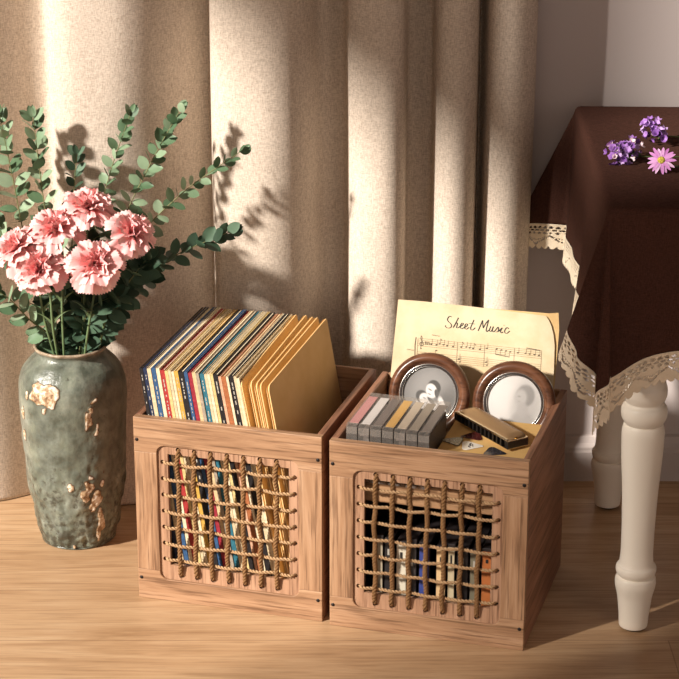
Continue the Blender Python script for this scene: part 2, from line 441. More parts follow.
for i, (u, zt) in enumerate(((.1910,.424),(.2080,.4225),(.2180,.4215),(.2252,.421),(.2395,.420))):
    lean = math.atan(lerp(.19, .176, i / 4))
    Mx, Lh = sheet_matrix(u, lean, .0165, zt)
    Mx = Mx @ Matrix.Rotation(math.radians(-.35 - .4*i), 4, 'Z')
    root = empty('manila_folder', Mx, FN[i], 'folder', 'manila folders behind the records')
    dep, rise, r = .319, (.016,.018,.0165,.0165,.0165)[i], .011
    poly = [(0,0),(dep,0),(dep,Lh*.6),(dep-.002,Lh+rise-.004),(dep-.005,Lh+rise)] + [(r*(1-math.sin(a)), Lh-r*(1-math.cos(a))+rise*.03) for a in [k*PI/12 for k in range(7)]]
    for nm, x0 in (('front_flap', .0), ('back_flap', -.0032)):
        mb = MB(); A = [mb.bm.verts.new((x0, y, z)) for y, z in poly]; B = [mb.bm.verts.new((x0+.0009+(.0010 if nm=='front_flap' else 0), y, z - (.0 if nm=='front_flap' else .002))) for y, z in poly]
        mb.bm.faces.new(A); mb.bm.faces.new(B[::-1]); n = len(poly)
        for k in range(n): mb.bm.faces.new((A[k], B[k], B[(k+1)%n], A[(k+1)%n]))
        mb.build(nm, M['manila'], root)
    MB().box(-.0021, -.0002, .004, dep-.004, .002, Lh-.006).build('papers', M['inner'], root)

# ------------------------------------------------------------------ cassettes
def clear_plastic(name, tint, alpha):
    m = bpy.data.materials.new(name); m.use_nodes = True; nt = m.node_tree; nt.nodes.clear()
    out = nt.nodes.new('ShaderNodeOutputMaterial'); mx = nt.nodes.new('ShaderNodeMixShader')
    tr = nt.nodes.new('ShaderNodeBsdfTransparent'); pr = nt.nodes.new('ShaderNodeBsdfPrincipled')
    tr.inputs[0].default_value = tint; pr.inputs['Base Color'].default_value = srgb(176,168,160); pr.inputs['Roughness'].default_value = .1
    mx.inputs[0].default_value = alpha
    nt.links.new(tr.outputs[0], mx.inputs[1]); nt.links.new(pr.outputs[0], mx.inputs[2]); nt.links.new(mx.outputs[0], out.inputs[0])
    return m
M['clear'] = clear_plastic('clear case plastic', (.93,.92,.91,1), .2)
M['glass'] = clear_plastic('picture glass', (.98,.98,.98,1), .06)
M['tape'] = mat('dark tape shell', srgb(48,42,42), .35)
M['tape_l'] = mat('grey tape shell', srgb(120,112,108), .35)
CASS = [('pink', srgb(206,132,132)), ('white', srgb(226,222,220)), ('dark grey', srgb(96,84,80)), ('yellow', srgb(224,172,70)), ('ivory', srgb(206,190,168)), ('grey-beige', srgb(158,146,130)), ('smoky grey', srgb(122,112,106))]
CPOS = ['first of the row by the crate wall', 'beside the pink one', 'between the white and the yellow one', 'in the middle of the row', 'beside the yellow one', 'second from the kraft box', 'end of the row, beside the kraft box']
def cassette(Mx, L, Hc, Wc, label, col, k, group, name='cassette_case'):
    root = empty(name, Mx, label, 'cassette', group)
    lid = .55
    MB().box(0, Wc, 0, L, 0, Hc).build('case', M['clear'], root, bevel=.001)
    # card insert wraps the top and the spine
    ins = MB(); e = .0012
    ins.box(.0022, Wc-.0022, .014, L-.016, Hc-.0022, Hc-.0012)
    ins.box(e, Wc-e, .0013, .0022, Hc*.06, Hc*.56)
    ins.build('insert_card', col, root)
    tp = MB(); tp.box(.0045, Wc-.0045, .016, L-.016, .006, Hc-.012)
    tp.box(.0025, Wc-.0025, .0035, .006, Hc*.66, Hc*.72).box(.0025, Wc-.0025, .0035, .006, Hc*.80, Hc*.84)
    tp.build('tape', M['tape'] if k % 3 != 1 else M['tape_l'], root, bevel=.0008)
    hg = MB(); hg.box(.0006, Wc-.0006, -.0008, .0006, Hc-.016, Hc-.004).box(.0006, Wc-.0006, .004, .008, Hc-.0004, Hc+.0008)
    hg.build('hinge', M['clear'], root)
    return root
for k, (n, c) in enumerate(CASS):
    Mx = MR @ Matrix.Translation((.0240 + .0209*k, .0185 - .0009*k, .2683)) @ Matrix.Rotation(-.004, 4, 'Z')
    cassette(Mx, .154, .1015, .0196, '%s-labelled clear cassette case standing upright, %s' % (n, CPOS[k]), mat('insert ' + n, c, .5), k, 'cassette cases standing in the crate')
# tapes of the lower row, seen through the lattice
LOW = [('grey-beige', srgb(176,164,140), .0735, .013), ('black', srgb(40,36,36), .0885, .014), ('ivory', srgb(222,212,190), .1085, .0185), ('dark grey', srgb(60,56,56), .1295, .016), ('blue', srgb(58,72,140), .1490, .0185), ('cream and orange', srgb(226,190,140), .1785, .0175),
       ('beige', srgb(200,184,150), .1995, .013), ('black', srgb(34,30,30), .2150, .020), ('olive grey', srgb(120,112,92), .2372, .015), ('orange', srgb(190,112,60), .2580, .0195)]
LP = ['first behind the lattice by the crate wall', 'between the grey-beige and the ivory one', 'behind the lattice', 'between the ivory and the blue one', 'behind the lattice', 'just after the blue one', 'before the last black one', 'before the olive one', 'before the orange one', 'last behind the lattice']
for k, (n, c, u, w) in enumerate(LOW):
    mc = mat('low spine ' + n, c, .5)
    root = empty('cassette_tape', MR @ Matrix.Translation((u, .031 + .002*(k % 3), .0113)), '%s cassette spine in the lower row, %s' % (n, LP[k]), 'cassette', 'cassettes behind the rope lattice')
    hc = .155 - .004 * ((k * 7) % 3)
    MB().box(0, w, .001, .13, 0, hc).build('case', M['tape'], root, bevel=.0008)
    MB().box(.0012, w-.0012, 0, .001, .004, hc-.006).build('spine_card', mc, root)
    pm = MB(); rr = random.Random(k + 40); z = hc - .02
    while z > .03:
        hgt = rr.uniform(.003, .010)
        if rr.random() < .5:
            pm.box(w*.38, w*.62, -.0004, -.0001, z-hgt*2, z); break
        z -= hgt + rr.uniform(.002, .006)
    pm.build('spine_lettering', M['ink_black'] if sum(c[:3]) > .6 else M['ink_white'], root)

# ------------------------------------------------------------------ kraft box, picks, harmonica
M['kraft'] = aged('kraft board', srgb(216,178,116), srgb(204,164,102))
kb = empty('kraft_box', MR @ Matrix.Translation((.1725, .030, .2683)), 'flat kraft cardboard box under the harmonica and guitar picks', 'box')
MB().box(0, .153, 0, .186, 0, .052).build('tray', M['kraft'], kb, bevel=.001)
lid = MB().box(-.001, .1542, -.001, .187, .0522, .0567).build('lid', M['kraft'], kb, bevel=.001)
KZ = .2683 + .0567
def pick(u, v, rot, m, label, mark=False, sc=1.08):
    P = []
    cs = [(0,-.0148),(.0115,.0085),(-.0115,.0085)]; rad = (.0035,.0062,.0062)
    # rounded triangle: support around three discs
    for k in range(48):
        a = 2*PI*k/48; d = Vector((math.cos(a), math.sin(a)))
        P.append(max(((Vector(c) + d*r) for c, r in zip(cs, rad)), key=lambda q: q.dot(d)) * sc)
    mb = MB(); rows = []
    for s, z in ((.90,.0002),(1,.0006),(1,.0010),(.93,.0016)): rows.append([(p.x*s, p.y*s, z) for p in P])
    V = mb.quad_grid(rows, closed_v=True); mb.bm.faces.new(V[0][::-1]); mb.bm.faces.new(V[-1])
    o = mb.build('guitar_pick', m, smooth=False)
    o.matrix_world = MR @ Matrix.Translation((u, v, KZ + .0001)) @ Matrix.Rotation(rot, 4, 'Z')
    tag(o, label, 'guitar pick', 'guitar picks on the kraft box')
    if mark:
        g = MB(); pts = spline([(-.010,.002,.0018),(-.005,.0055,.0018),(0,.001,.0018),(.004,.004,.0018),(.009,.0005,.0018)], 24)
        g.tube(pts, .0009, 5); g.tube([(-.006,-.002,.0018),(.004,-.001,.0018)], .0007, 5)
        g.build('printed_mark', M['ink_black'], o)
def tortoise(name, a, b):
    m = mat(name, a, .2); t = NT(m); t.color(t.ramp(t.noise(t.coord(), 110, 4, .6, 1), [(.35, a), (.65, b)])); return m
pick(.2245, .0880, 1.75, mat('white pick', srgb(226,220,208), .25), 'white guitar pick with black squiggle, in the middle of the four', True)
pick(.1920, .0985, .55, tortoise('olive pick', srgb(58,50,36), srgb(108,92,62)), 'olive brown guitar pick next to the cassettes', sc=1.08)
pick(.2155, .1300, -1.2, tortoise('maroon pick', srgb(60,24,24), srgb(96,44,40)), 'dark maroon guitar pick nearest the harmonica', sc=1.08)
pick(.2680, .0720, 1.45, tortoise('slate pick', srgb(34,32,36), srgb(70,68,74)), 'black guitar pick on its own near the front corner of the kraft box', sc=1.08)

def harmonica():
    Mx = MR @ Matrix.Translation((.2440, .1470, KZ + .0002)) @ Matrix.Rotation(-.745, 4, 'Z')
    root = empty('harmonica', Mx, 'black and chrome harmonica lying across the kraft box', 'harmonica')
    L, Wd = .160, .042
    black = mat('black comb', srgb(30,27,26), .3); chrome = mat('chrome', srgb(216,206,190), .2, 1)
    gold = mat('tan reflection cover', srgb(176,144,106), .38, .55)  # tan reflection of the sheet music put into the cover colour
    # comb: body plus teeth so that the ten mouth holes are open
    c = MB(); c.box(-L/2, L/2, -Wd/2+.012, Wd/2, .0058, .0185)
    c.box(-L/2, -L/2+.010, -Wd/2, -Wd/2+.012, .0058, .0185).box(L/2-.010, L/2, -Wd/2, -Wd/2+.012, .0058, .0185)
    for k in range(1, 12):
        x = lerp(-L/2+.010, L/2-.010, k/12); c.box(x-.0022, x+.0022, -Wd/2, -Wd/2+.012, .0058, .0185)
    c.build('comb', black, root, bevel=.0006)
    for z0, z1 in ((.0045,.0058),(.0185,.0198)): MB().box(-L/2, L/2, -Wd/2, Wd/2, z0, z1).build('reed_plate', chrome, root, bevel=.0004)
    for sgn, z in ((1,.0198),(-1,.0045)):
        rows = []; hh = .0062 if sgn > 0 else .0044
        prof = [(-.46,0),(-.44,.35),(-.36,.72),(-.2,.95),(.05,1),(.3,.95),(.44,.75),(.47,.4),(.475,.0)]
        for x in [lerp(-.46,.46,k/24) for k in range(25)]:
            e = 1 - max(0, (abs(x) - .40) / .06) ** 2 * .55
            rows.append([(x*L, y*Wd, z + sgn*hh*q*e) for y, q in prof])
        m = MB(); V = m.quad_grid(rows); m.bm.faces.new(V[0]); m.bm.faces.new(V[-1][::-1])
        m.build('cover_plate', gold if sgn > 0 else chrome, root, smooth=True)
    b = MB()
    for x in (-L/2+.006, L/2-.006): b.lathe([(.0028,0),(.0028,.0009),(.0018,.0016),(0,.0018)], 12, Matrix.Translation((x, .0, .0198)))
    b.build('bolt', mat('brass bolt', srgb(190,150,80), .25, 1), root)
    pp = MB(); pp.box(-L/2+.004, L/2-.004, -Wd/2-.0006, -Wd/2+.004, .0199, .0222); pp.build('lip', chrome, root, bevel=.0008)
harmonica()

# ------------------------------------------------------------------ round frames
def painted(name, base, blobs):
    """a photograph print: soft ellipses (x,z,rx,rz,rot,soft,colour) in order"""
    m = mat(name, base, .4, spec=.3); t = NT(m)
    tc = t.n('ShaderNodeTexCoord'); sep = t.n('ShaderNodeSeparateXYZ'); t.l(tc.outputs['Object'], sep.inputs[0])
    col = t.mix(t.noise(tc.outputs['Object'], 40, 3), base, tuple(x*.85 for x in base[:3]) + (1,))
    for (x, z, rx, rz, ro, so, c) in blobs:
        dx = t.math('SUBTRACT', sep.outputs['X'], x); dz = t.math('SUBTRACT', sep.outputs['Z'], z)
        ca, sa = math.cos(ro), math.sin(ro)
        a = t.math('ADD', t.math('MULTIPLY', dx, ca/rx), t.math('MULTIPLY', dz, sa/rx))
        b = t.math('ADD', t.math('MULTIPLY', dx, -sa/rz), t.math('MULTIPLY', dz, ca/rz))
        d = t.math('SQRT', t.math('ADD', t.math('MULTIPLY', a, a), t.math('MULTIPLY', b, b)))
        mr = t.n('ShaderNodeMapRange', interpolation_type='SMOOTHSTEP'); t.l(d, mr.inputs[0])
        mr.inputs[1].default_value = 1 - so; mr.inputs[2].default_value = 1 + so; mr.inputs[3].default_value = 1; mr.inputs[4].default_value = 0
        col = t.mix(mr.outputs[0], col, c)
    t.color(col); return m
def g(v): return srgb(v, v*.98, v*.96)
couple = painted('couple print', g(112), [(0,.005,.034,.040,0,.5,g(140)), (.036,-.03,.03,.04,0,.5,g(88)),
    (.012,-.036,.026,.020,-.5,.15,g(226)), (-.010,-.030,.017,.020,.4,.2,g(214)),(.022,-.048,.02,.018,0,.2,g(232)),
    (.0075,.0125,.0118,.0135,.5,.12,g(52)), (.003,.006,.0098,.0130,.35,.15,g(222)), (.013,.002,.004,.008,.3,.2,g(70)),
    (-.0135,-.006,.0105,.0125,.6,.15,g(60)), (-.0075,-.010,.0095,.0115,.6,.15,g(220)), (.004,-.012,.010,.003,-.7,.3,g(80)),
    (.0005,.008,.004,.0014,-.4,.4,g(130)), (-.0085,-.008,.0035,.0013,-.4,.4,g(140)), (.000,.000,.003,.0012,-.3,.4,g(140)), (.024,-.020,.006,.018,.3,.25,g(214))])
baby = painted('child print', g(206), [(-.02,.01,.03,.04,0,.6,g(216)), (.02,-.004,.024,.040,0,.5,g(182)),
    (.017,-.036,.022,.022,0,.25,g(166)), (.019,.014,.0165,.0195,-.1,.18,g(140)), (.011,.010,.011,.0145,0,.35,g(178)), (.016,-.012,.010,.013,0,.3,g(172)),
    (.008,.012,.0028,.0014,0,.5,g(150)), (.0085,.003,.003,.0013,0,.5,g(160)), (.004,-.043,.015,.007,-.25,.4,g(140)), (-.004,-.040,.006,.004,0,.4,g(120))])
def round_frame(u, label, pr):
    lean = math.radians(17); R = .0738
    Mx = MR @ Matrix.Translation((u, .2490, .2685)) @ Matrix.Rotation(-lean, 4, 'X') @ Matrix.Translation((0, 0, R))
    root = empty('picture_frame', Mx, label, 'picture frame', 'round picture frames leaning on the sheet music')
    A = Matrix.Rotation(PI/2, 4, 'X')      # lathe axis to the viewer side (-y)
    mould = [(.052,-.006),(R-.004,-.006),(R,-.002),(R,.003),(R-.002,.0075),(R-.006,.0115),(R-.0105,.0125),(R-.0150,.0105),(R-.0175,.0070),(.0545,.0052),(.0525,.0048),(.052,-.006)]
    MB().lathe(mould, 72, A, cap=False).build('moulding', M['frame_wood'], root, smooth=True)
    MB().lathe([(.0545,.0050),(.0540,.0066),(.0528,.0066),(.0523,.0046)], 72, A, cap=False).build('silver_ring', M['silver'], root, smooth=True)
    MB().lathe([(.0524,.0040),(.0516,.0058),(.0502,.0054),(.0496,.0020)], 72, A, cap=False).build('dark_ring', M['darkring'], root, smooth=True)
    MB().lathe([(.0500,.0020),(.0496,.0042),(.0488,.0042),(.0484,.0012)], 72, A, cap=False).build('silver_ring', M['silver'], root, smooth=True)
    MB().lathe([(.0518,-.0025),(.0518,.0002),(0,.0002)], 72, A, cap=True).build('photograph', pr, root)
    MB().lathe([(.0492,.0010),(.0492,.0018),(0,.0018)], 72, A, cap=True).build('glass', M['glass'], root)
round_frame(.1060, 'round brown frame with a grey portrait of a couple, behind the cassettes', couple)
round_frame(.2590, 'round brown frame with a pale portrait of a child, behind the harmonica', baby)

# ------------------------------------------------------------------ sheet music
M['aged'] = aged('aged paper', srgb(208,191,160), srgb(194,170,132))
M['aged2'] = aged('darker aged paper', srgb(206,176,126), srgb(186,150,100))
slope = math.atan(.25)
MS = MR @ Matrix.Translation((0, .31675, .2683)) @ Matrix.Rotation(-slope, 4, 'X')
def paper(name, outline, off, m, label, curl):
    root = empty(name, MS, label, 'sheet music', 'sheet music leaning in the crate')
    mb = MB(); f = mb.bm.faces.new([mb.bm.verts.new((x, off, z)) for x, z in outline])
    o = mb.build('page', m, root)
    so = o.modifiers.new('thick', 'SOLIDIFY'); so.thickness = .0006; so.offset = 1
    return root
main = [(.0215,.215),(.06,.2158),(.0989,.2155),(.15,.2146),(.2092,.2128),(.26,.2108),(.2928,.2096),(.2985,.203),(.3040,.1928),(.3090,.178),(.3125,.1596),(.3145,.12),(.3160,.0755),(.3165,.0005),(.0160,.0005),(.0173,.0821)]
s1 = paper('sheet_music', main, 0, M['aged'], 'aged cream page titled Sheet Music with a printed staff, in front', 0)
sec = [(.0300,.2100),(.15,.2130),(.2979,.2145),(.3142,.2172),(.3178,.1869),(.3172,.0702),(.3170,.0005),(.0200,.0005)]
paper('sheet_music', sec, .004, M['aged2'], 'browner aged page peeking out behind the titled sheet', 0)
title = [[(.122,.1925),(.1199,.1937),(.117,.1921),(.1149,.1873),(.1172,.1835),(.1209,.1808),(.1232,.177),(.1214,.1732),(.1164,.172),(.1126,.174),(.112,.1764)], [(.1349,.1925),(.1318,.1848),(.1265,.1733)], [(.1272,.1754),(.131,.1821),(.1336,.1824),(.1333,.1783),(.1326,.1743),(.1356,.1742),(.1389,.1773)], [(.1395,.1769),(.1433,.1799),(.1446,.1826),(.1421,.1832),(.1399,.1796),(.1396,.1749),(.1428,.1732),(.1471,.1762)], [(.1471,.1756),(.1515,.1792),(.1523,.1821),(.1498,.1827),(.1477,.1789),(.148,.1743),(.151,.1732),(.1556,.1768)], [(.1634,.1911),(.1604,.1824),(.1585,.1763),(.1595,.1728),(.1628,.1731),(.1669,.1774)], [(.1546,.1839),(.166,.1838)], [(.1724,.172),(.1752,.1798),(.1792,.1917)], [(.1792,.1917),(.1801,.1843),(.1814,.178)], [(.1814,.178),(.1854,.1867),(.1903,.1936)], [(.1903,.1936),(.1879,.181),(.187,.1745),(.1888,.1721),(.1917,.1754)], [(.1948,.1824),(.1929,.1755),(.1939,.1732),(.1967,.1742),(.1997,.1825)], [(.1997,.1825),(.1982,.175),(.2004,.1728),(.2034,.1755)], [(.2034,.1755),(.2071,.1808),(.2086,.1819),(.2095,.178),(.208,.1739),(.2046,.173)], [(.2096,.1742),(.2157,.1816),(.2133,.1754),(.215,.1723),(.218,.1746)], [(.2185,.1866),(.2192,.1859)], [(.2276,.1807),(.2256,.1829),(.2227,.1812),(.2205,.176),(.2222,.1726),(.2258,.173),(.2299,.1773)]]
tm = MB()
for st in title:
    P = spline([(x, -.0009, z) for x, z in st], 8*len(st)); n = len(P)
    # broad-pen ribbon: thick on the down strokes
    A, B = [], []
    for i, p in enumerate(P):
        d = (P[min(i+1,n-1)] - P[max(i-1,0)]).normalized(); nn = Vector((-d.z, 0, d.x))
        w = .00035 + .00042 * abs(d.z) 
        A.append(p + nn*w); B.append(p - nn*w)
    tm.quad_grid([A, B])
tm.build('title_lettering', M['ink_black'], s1)
M['ink_grey'] = mat('printed ink', srgb(96,84,66), .8)
sf = MB()
def ink(pts, w): 
    pts = [Vector((x, -.0009, z)) for x, z in pts]; A, B = [], []
    n = len(pts)
    for i, p in enumerate(pts):
        d = (pts[min(i+1,n-1)] - pts[max(i-1,0)]).normalized(); nn = Vector((-d.z, 0, d.x)); A.append(p+nn*w); B.append(p-nn*w)
    sf.quad_grid([A, B])
for k in range(5):
    ink([(.063,.1487-.0034*k),(.290,.1470-.0034*k)], .00016)
    ink([(.063,.1240-.0034*k),(.290,.1222-.0034*k)], .00016)
for x in (.063, .1365, .1866, .2408, .290): ink([(x,.1478),(x+.0008,.1085)], .00025)
ink([(.0595,.150),(.0585,.136),(.0600,.110)], .0006)
def clef(x, z): ink([(p.x, p.z) for p in spline([(x+.001,0,z-.010),(x-.001,0,z-.012),(x,0,z-.004),(x+.0006,0,z+.008),(x-.001,0,z+.012),(x-.0015,0,z+.006),(x+.003,0,z),(x+.004,0,z-.004),(x,0,z-.006),(x-.003,0,z-.003),(x,0,z+.001),(x+.002,0,z-.002)], 50)], .00035)
clef(.070, .1415)
for x in (.0770,.0800,.0835): ink([(x,.144),(x+.0012,.1385)], .0006)
def note(x, z, up=1, flag=False):
    m = [(x + .0016*math.cos(a)*1.15, z + .0012*math.sin(a) + .0004*math.cos(a)) for a in [2*PI*k/10 for k in range(10)]]
    sf.bm.faces.new([sf.bm.verts.new((a, -.0009, b)) for a, b in m])
    sx = x + .0015*up; ink([(sx, z),(sx, z+.0095*up)], .00022)
    if flag: ink([(sx, z+.0095*up),(sx+.003, z+.006*up)], .0004)
for i, (x, z) in enumerate([(.0885,.1400),(.0981,.1399),(.1035,.142),(.1111,.1411),(.1178,.1400),(.1287,.1394),(.1439,.1400),(.1530,.141),(.1595,.1402),(.1657,.1395),(.1780,.139),(.1906,.1418),(.2086,.1427),(.2173,.1418),(.2260,.1410),(.2338,.1400),(.2475,.1396),(.2612,.1401),(.2689,.1395),(.2775,.1391),(.2855,.1382)]):
    note(x, z, -1 if 12 <= i <= 15 else 1, i in (2, 6, 9))
ink([(.2071,.1332),(.2323,.1305)], .0007); ink([(.2627,.1496),(.2870,.1477)], .0007)
for x, z in ((.1411,.118),(.1911,.1172),(.2440,.116)): note(x, z, 1); note(x+.002, z-.005, 1)
note(.0985, .1295, -1)
sf.build('printed_staff', M['ink_grey'], s1, norm=False)
sq = MB(); 
def squig(x0, x1, z0, z1):
    n = 14; A = [(lerp(x0,x1,k/n), -.0009, lerp(z0,z1,k/n) + .0008*(1 if k % 2 else -1)) for k in range(n+1)]
    sq.quad_grid([A, [(a, b, c-.0006) for a, b, c in A]])
squig(.0884,.1034,.1572,.1562); squig(.044,.0572,.1268,.1262)
sq.build('small_print', M['ink_grey'], s1, norm=False)

# ------------------------------------------------------------------ vase
VX, VY = -.4935, 3.580
def vase():
    prof = [(.0,.0),(.062,.0),(.0695,.004),(.0715,.012),(.0775,.032),(.083,.067),(.0882,.103),(.0925,.140),(.0956,.189),(.0978,.247),(.0990,.275),(.0985,.297),(.0955,.316),(.0885,.333),(.0775,.3465),(.0685,.3545),(.0645,.3600),(.0640,.3645),(.0670,.3690),(.0680,.3720),(.0655,.3740),(.0620,.3720),(.0600,.3640),(.066,.345),(.080,.320),(.085,.28)]
    P = spline([(r, 0, z) for r, z in prof], 330); seg = 300
    # worn plaster patches: (angle from the viewer side, height, half width, half height, tilt)
    patches = [(-.55,.308,.30,.024,.0),(-.30,.300,.16,.026,.5),(.42,.270,.085,.040,.32),(.56,.240,.05,.014,.2),(.42,.133,.16,.018,-.5),(.55,.105,.13,.034,.2),(.66,.065,.08,.040,-.2),(.30,.115,.10,.014,-.4),(.02,.132,.065,.009,0),(-1.05,.255,.05,.018,0),(-1.08,.215,.06,.014,0),(.62,.03,.06,.02,0),(.0,.006,.05,.005,0)]
    mb = MB(); rows = []; mask = []
    n = len(P)
    for i, p in enumerate(P):
        row = []
        for k in range(seg):
            a = 2*PI*k/seg; r, z = max(p.x, 0), p.z
            q = Vector((math.cos(a)*r, math.sin(a)*r, z))
            outside = i < n * .80
            va = ((a + PI/2 + PI) % (2*PI)) - PI           # 0 towards the viewer side
            w = 0
            if outside and z > .003:
                for pa, pz, ha, hz, tl in patches:
                    dx = (va - pa) * .09; dz = z - pz; ca, sa = math.cos(tl), math.sin(tl)
                    e = math.hypot((dx*ca - dz*sa) / (ha*.09), (dx*sa + dz*ca) / hz)
                    e += .9 * noise.noise(q * 55) + .45 * noise.noise(q * 130)
                    w = max(w, 1 - sm(.62, .82, e))
                low = 1 - sm(.05, .30, z)
                d = .0016*noise.noise(q*22) + .0019*noise.noise(q*52)*(.4+low) + .0012*noise.noise(q*105)*(.3+low)
                d -= .0014 * max(0, noise.noise(q*70+Vector((5,5,5))) - .25) * 3 * low
                rim_wob = .0012*noise.noise(Vector((math.cos(a)*2, math.sin(a)*2, z*20)))
                d += rim_wob + w * (.0022 + .0014*noise.noise(q*160))
                if r > 1e-4:
                    q.x += math.cos(a)*d; q.y += math.sin(a)*d
            row.append(q); mask.append(w)
        rows.append(row)
    V = mb.quad_grid(rows[1:], closed_v=True); mb.bm.faces.new(V[0][::-1])
    at = mb.bm.verts.layers.float.new('worn'); mb.bm.verts.ensure_lookup_table()
    for v, w in zip(mb.bm.verts, mask[seg:]): v[at] = w
    m = mat('grey green glaze', rough=.33, spec=.45); t = NT(m)
    a = t.n('ShaderNodeAttribute', attribute_name='worn')
    geo = t.n('ShaderNodeTexCoord'); sep = t.n('ShaderNodeSeparateXYZ'); t.l(geo.outputs['Object'], sep.inputs[0])
    f1 = t.noise(t.coord((1,1,.8)), 18, 6, .65); f2 = t.noise(t.coord(), 75, 5, .7); f3 = t.noise(t.coord(), 40, 3)
    glaze = t.ramp(f1, [(.3, srgb(74,79,69)), (.5, srgb(106,111,99)), (.7, srgb(140,143,130))])
    glaze = t.mix(.75, glaze, t.ramp(f3, [(.34,(.62,.62,.58,1)),(.5,(1,1,1,1)),(.66,(1.22,1.22,1.16,1))]), 'MULTIPLY')
    hm = t.n('ShaderNodeMapRange'); t.l(sep.outputs['Z'], hm.inputs[0]); hm.inputs[1].default_value = .02; hm.inputs[2].default_value = .24; hm.inputs[3].default_value = .55; hm.inputs[4].default_value = .38
    pit = t.math('GREATER_THAN', t.math('SUBTRACT', hm.outputs[0], f2), .045)
    pit2 = t.ramp(t.math('SUBTRACT', hm.outputs[0], f2), [(.0, (0,0,0,1)), (.09, (1,1,1,1))])
    c1 = t.mix(t.math('MULTIPLY', pit2, .7), glaze, srgb(58,54,44))
    # bare clay along the lip
    lip = t.n('ShaderNodeMapRange'); t.l(sep.outputs['Z'], lip.inputs[0]); lip.inputs[1].default_value = .366; lip.inputs[2].default_value = .371
    c1 = t.mix(lip.outputs[0], c1, t.ramp(f2, [(.35, srgb(120,100,80)), (.6, srgb(182,164,140))]))
    pl = t.ramp(f2, [(.34, srgb(112,80,54)), (.47, srgb(176,146,110)), (.60, srgb(232,220,202))])
    c2 = t.mix(t.ramp(a.outputs['Fac'], [(.35,(0,0,0,1)),(.6,(1,1,1,1))]), t.mix(t.ramp(a.outputs['Fac'], [(.03,(0,0,0,1)),(.2,(1,1,1,1))]), c1, srgb(92,66,44)), pl)
    t.color(c2)
    rg = t.mix(a.outputs['Fac'], (.28,.28,.28,1), (.6,.6,.6,1)); t.l(rg, t.b.inputs['Roughness'])
    t.bump(f2, .45, .003)
    o = mb.build('ceramic_vase', m, smooth=True)
    o.location = (VX, VY, 0); o.scale = (1, 1, 1.03)
    tag(o, 'tall grey-green glazed ceramic vase with worn cream patches, on the floor', 'vase')
vase()

# ------------------------------------------------------------------ flowers and foliage
def leafmat(name, a, b, c):
    m = mat(name, b, .5, spec=.35); t = NT(m)
    gi = t.n('ShaderNodeNewGeometry'); col = t.ramp(gi.outputs['Random Per Island'], [(0, a), (.55, b), (1, c)])
    f = t.noise(t.coord(), 90, 3); t.color(t.mix(.35, col, t.ramp(f, [(.3,(.7,.75,.7,1)),(.7,(1,1,1,1))]), 'MULTIPLY'))
    t.b.inputs['Subsurface Weight'].default_value = 0
    return m
M['leaf'] = leafmat('eucalyptus leaf', srgb(66,92,64), srgb(104,130,98), srgb(158,176,146))
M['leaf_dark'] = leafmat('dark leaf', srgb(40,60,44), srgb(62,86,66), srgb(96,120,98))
M['stem_red'] = mat('eucalyptus stem', srgb(112,112,70), .6)
M['stem_green'] = mat('carnation stem', srgb(98,118,78), .5)
M['calyx'] = mat('calyx green', srgb(142,160,90), .5)

def leaf(mb, base, d, up, L, Wd, cup, fold):
    d = d.normalized(); side = d.cross(up).normalized(); nn = side.cross(d).normalized()
    rows = []
    for i in range(7):
        t = i / 6; w = Wd * (math.sin(PI * min(1, t*.93+.05)) ** .62) * (1 - .12*t) if 0 < i < 6 else Wd*.06
        c = base + d * (L*t) + nn * (-cup * L * t * t)
        row = []
        for j in range(-2, 3):
            s = j / 2
            row.append(c + side*(w*.5*s) + nn*(fold*Wd*s*s))
        rows.append(row)
    mb.quad_grid(rows)
def branch(pts, label, n, L0, L1, seed, m='leaf', start=.22, group='eucalyptus branches in the vase'):
    n = round(n * 1.65); L0 *= 1.06; L1 *= 1.34
    rnd = random.Random(seed)
    base = Vector((VX, VY, .30)) + (Vector(pts[0]) - Vector((VX, VY, .375))) * .35
    base.z = .28
    P = spline([base] + [Vector(p) for p in pts], 60)
    root = empty('eucalyptus_branch', Matrix.Translation(base), label, 'branch', group)
    Q = [p - base for p in P]
    MB().tube(Q, [lerp(.0020, .0007, i/60) for i in range(61)], 6).build('stem', M['stem_red'], root, smooth=True)
    mb = MB()
    for k in range(n):
        t = lerp(start, .985, k / (n - 1)); x = t * 60; i = min(int(x), 59); p = Q[i].lerp(Q[i+1], x - i)
        T = (Q[min(i+1,60)] - Q[max(i-1,0)]).normalized()
        s = T.cross(Vector((0,-1,.15))).normalized(); fw = s.cross(T)
        ang = (k % 2) * PI/2 + rnd.uniform(-.5, .5) + .35
        a = s*math.cos(ang) + fw*math.sin(ang)
        L = lerp(L0, L1, (t-start)/(1-start)) * rnd.uniform(.85, 1.12)
        for sg in (1, -1):
            op = lerp(.95, .45, max(0, (t-.6)/.4)) + rnd.uniform(-.15, .15)
            d = a*sg*math.sin(op*1.25) + T*math.cos(op*1.25) + Vector((0,-.12,.05))
            up = (T - d.normalized()*T.dot(d.normalized()))
            if up.length < .1: up = Vector((0,0,1))
            up = up.normalized() * .45 + Vector((rnd.uniform(-.6,.3),-.9,.4)) * rnd.uniform(.25, 1.0)
            leaf(mb, p + d*.002, d, up, L, L*rnd.uniform(.68,.86), rnd.uniform(-.05,.22), rnd.uniform(-.04,.10))
    # tip leaves
    T = (Q[60]-Q[57]).normalized()
    for q in range(2): leaf(mb, Q[60], T + Vector((rnd.uniform(-.4,.4), -.2, rnd.uniform(-.2,.2))), Vector((0,-1,.4)), L1*.8, L1*.45, .1, .1)
    mb.build('leaves', M[m], root, smooth=True, norm=False)
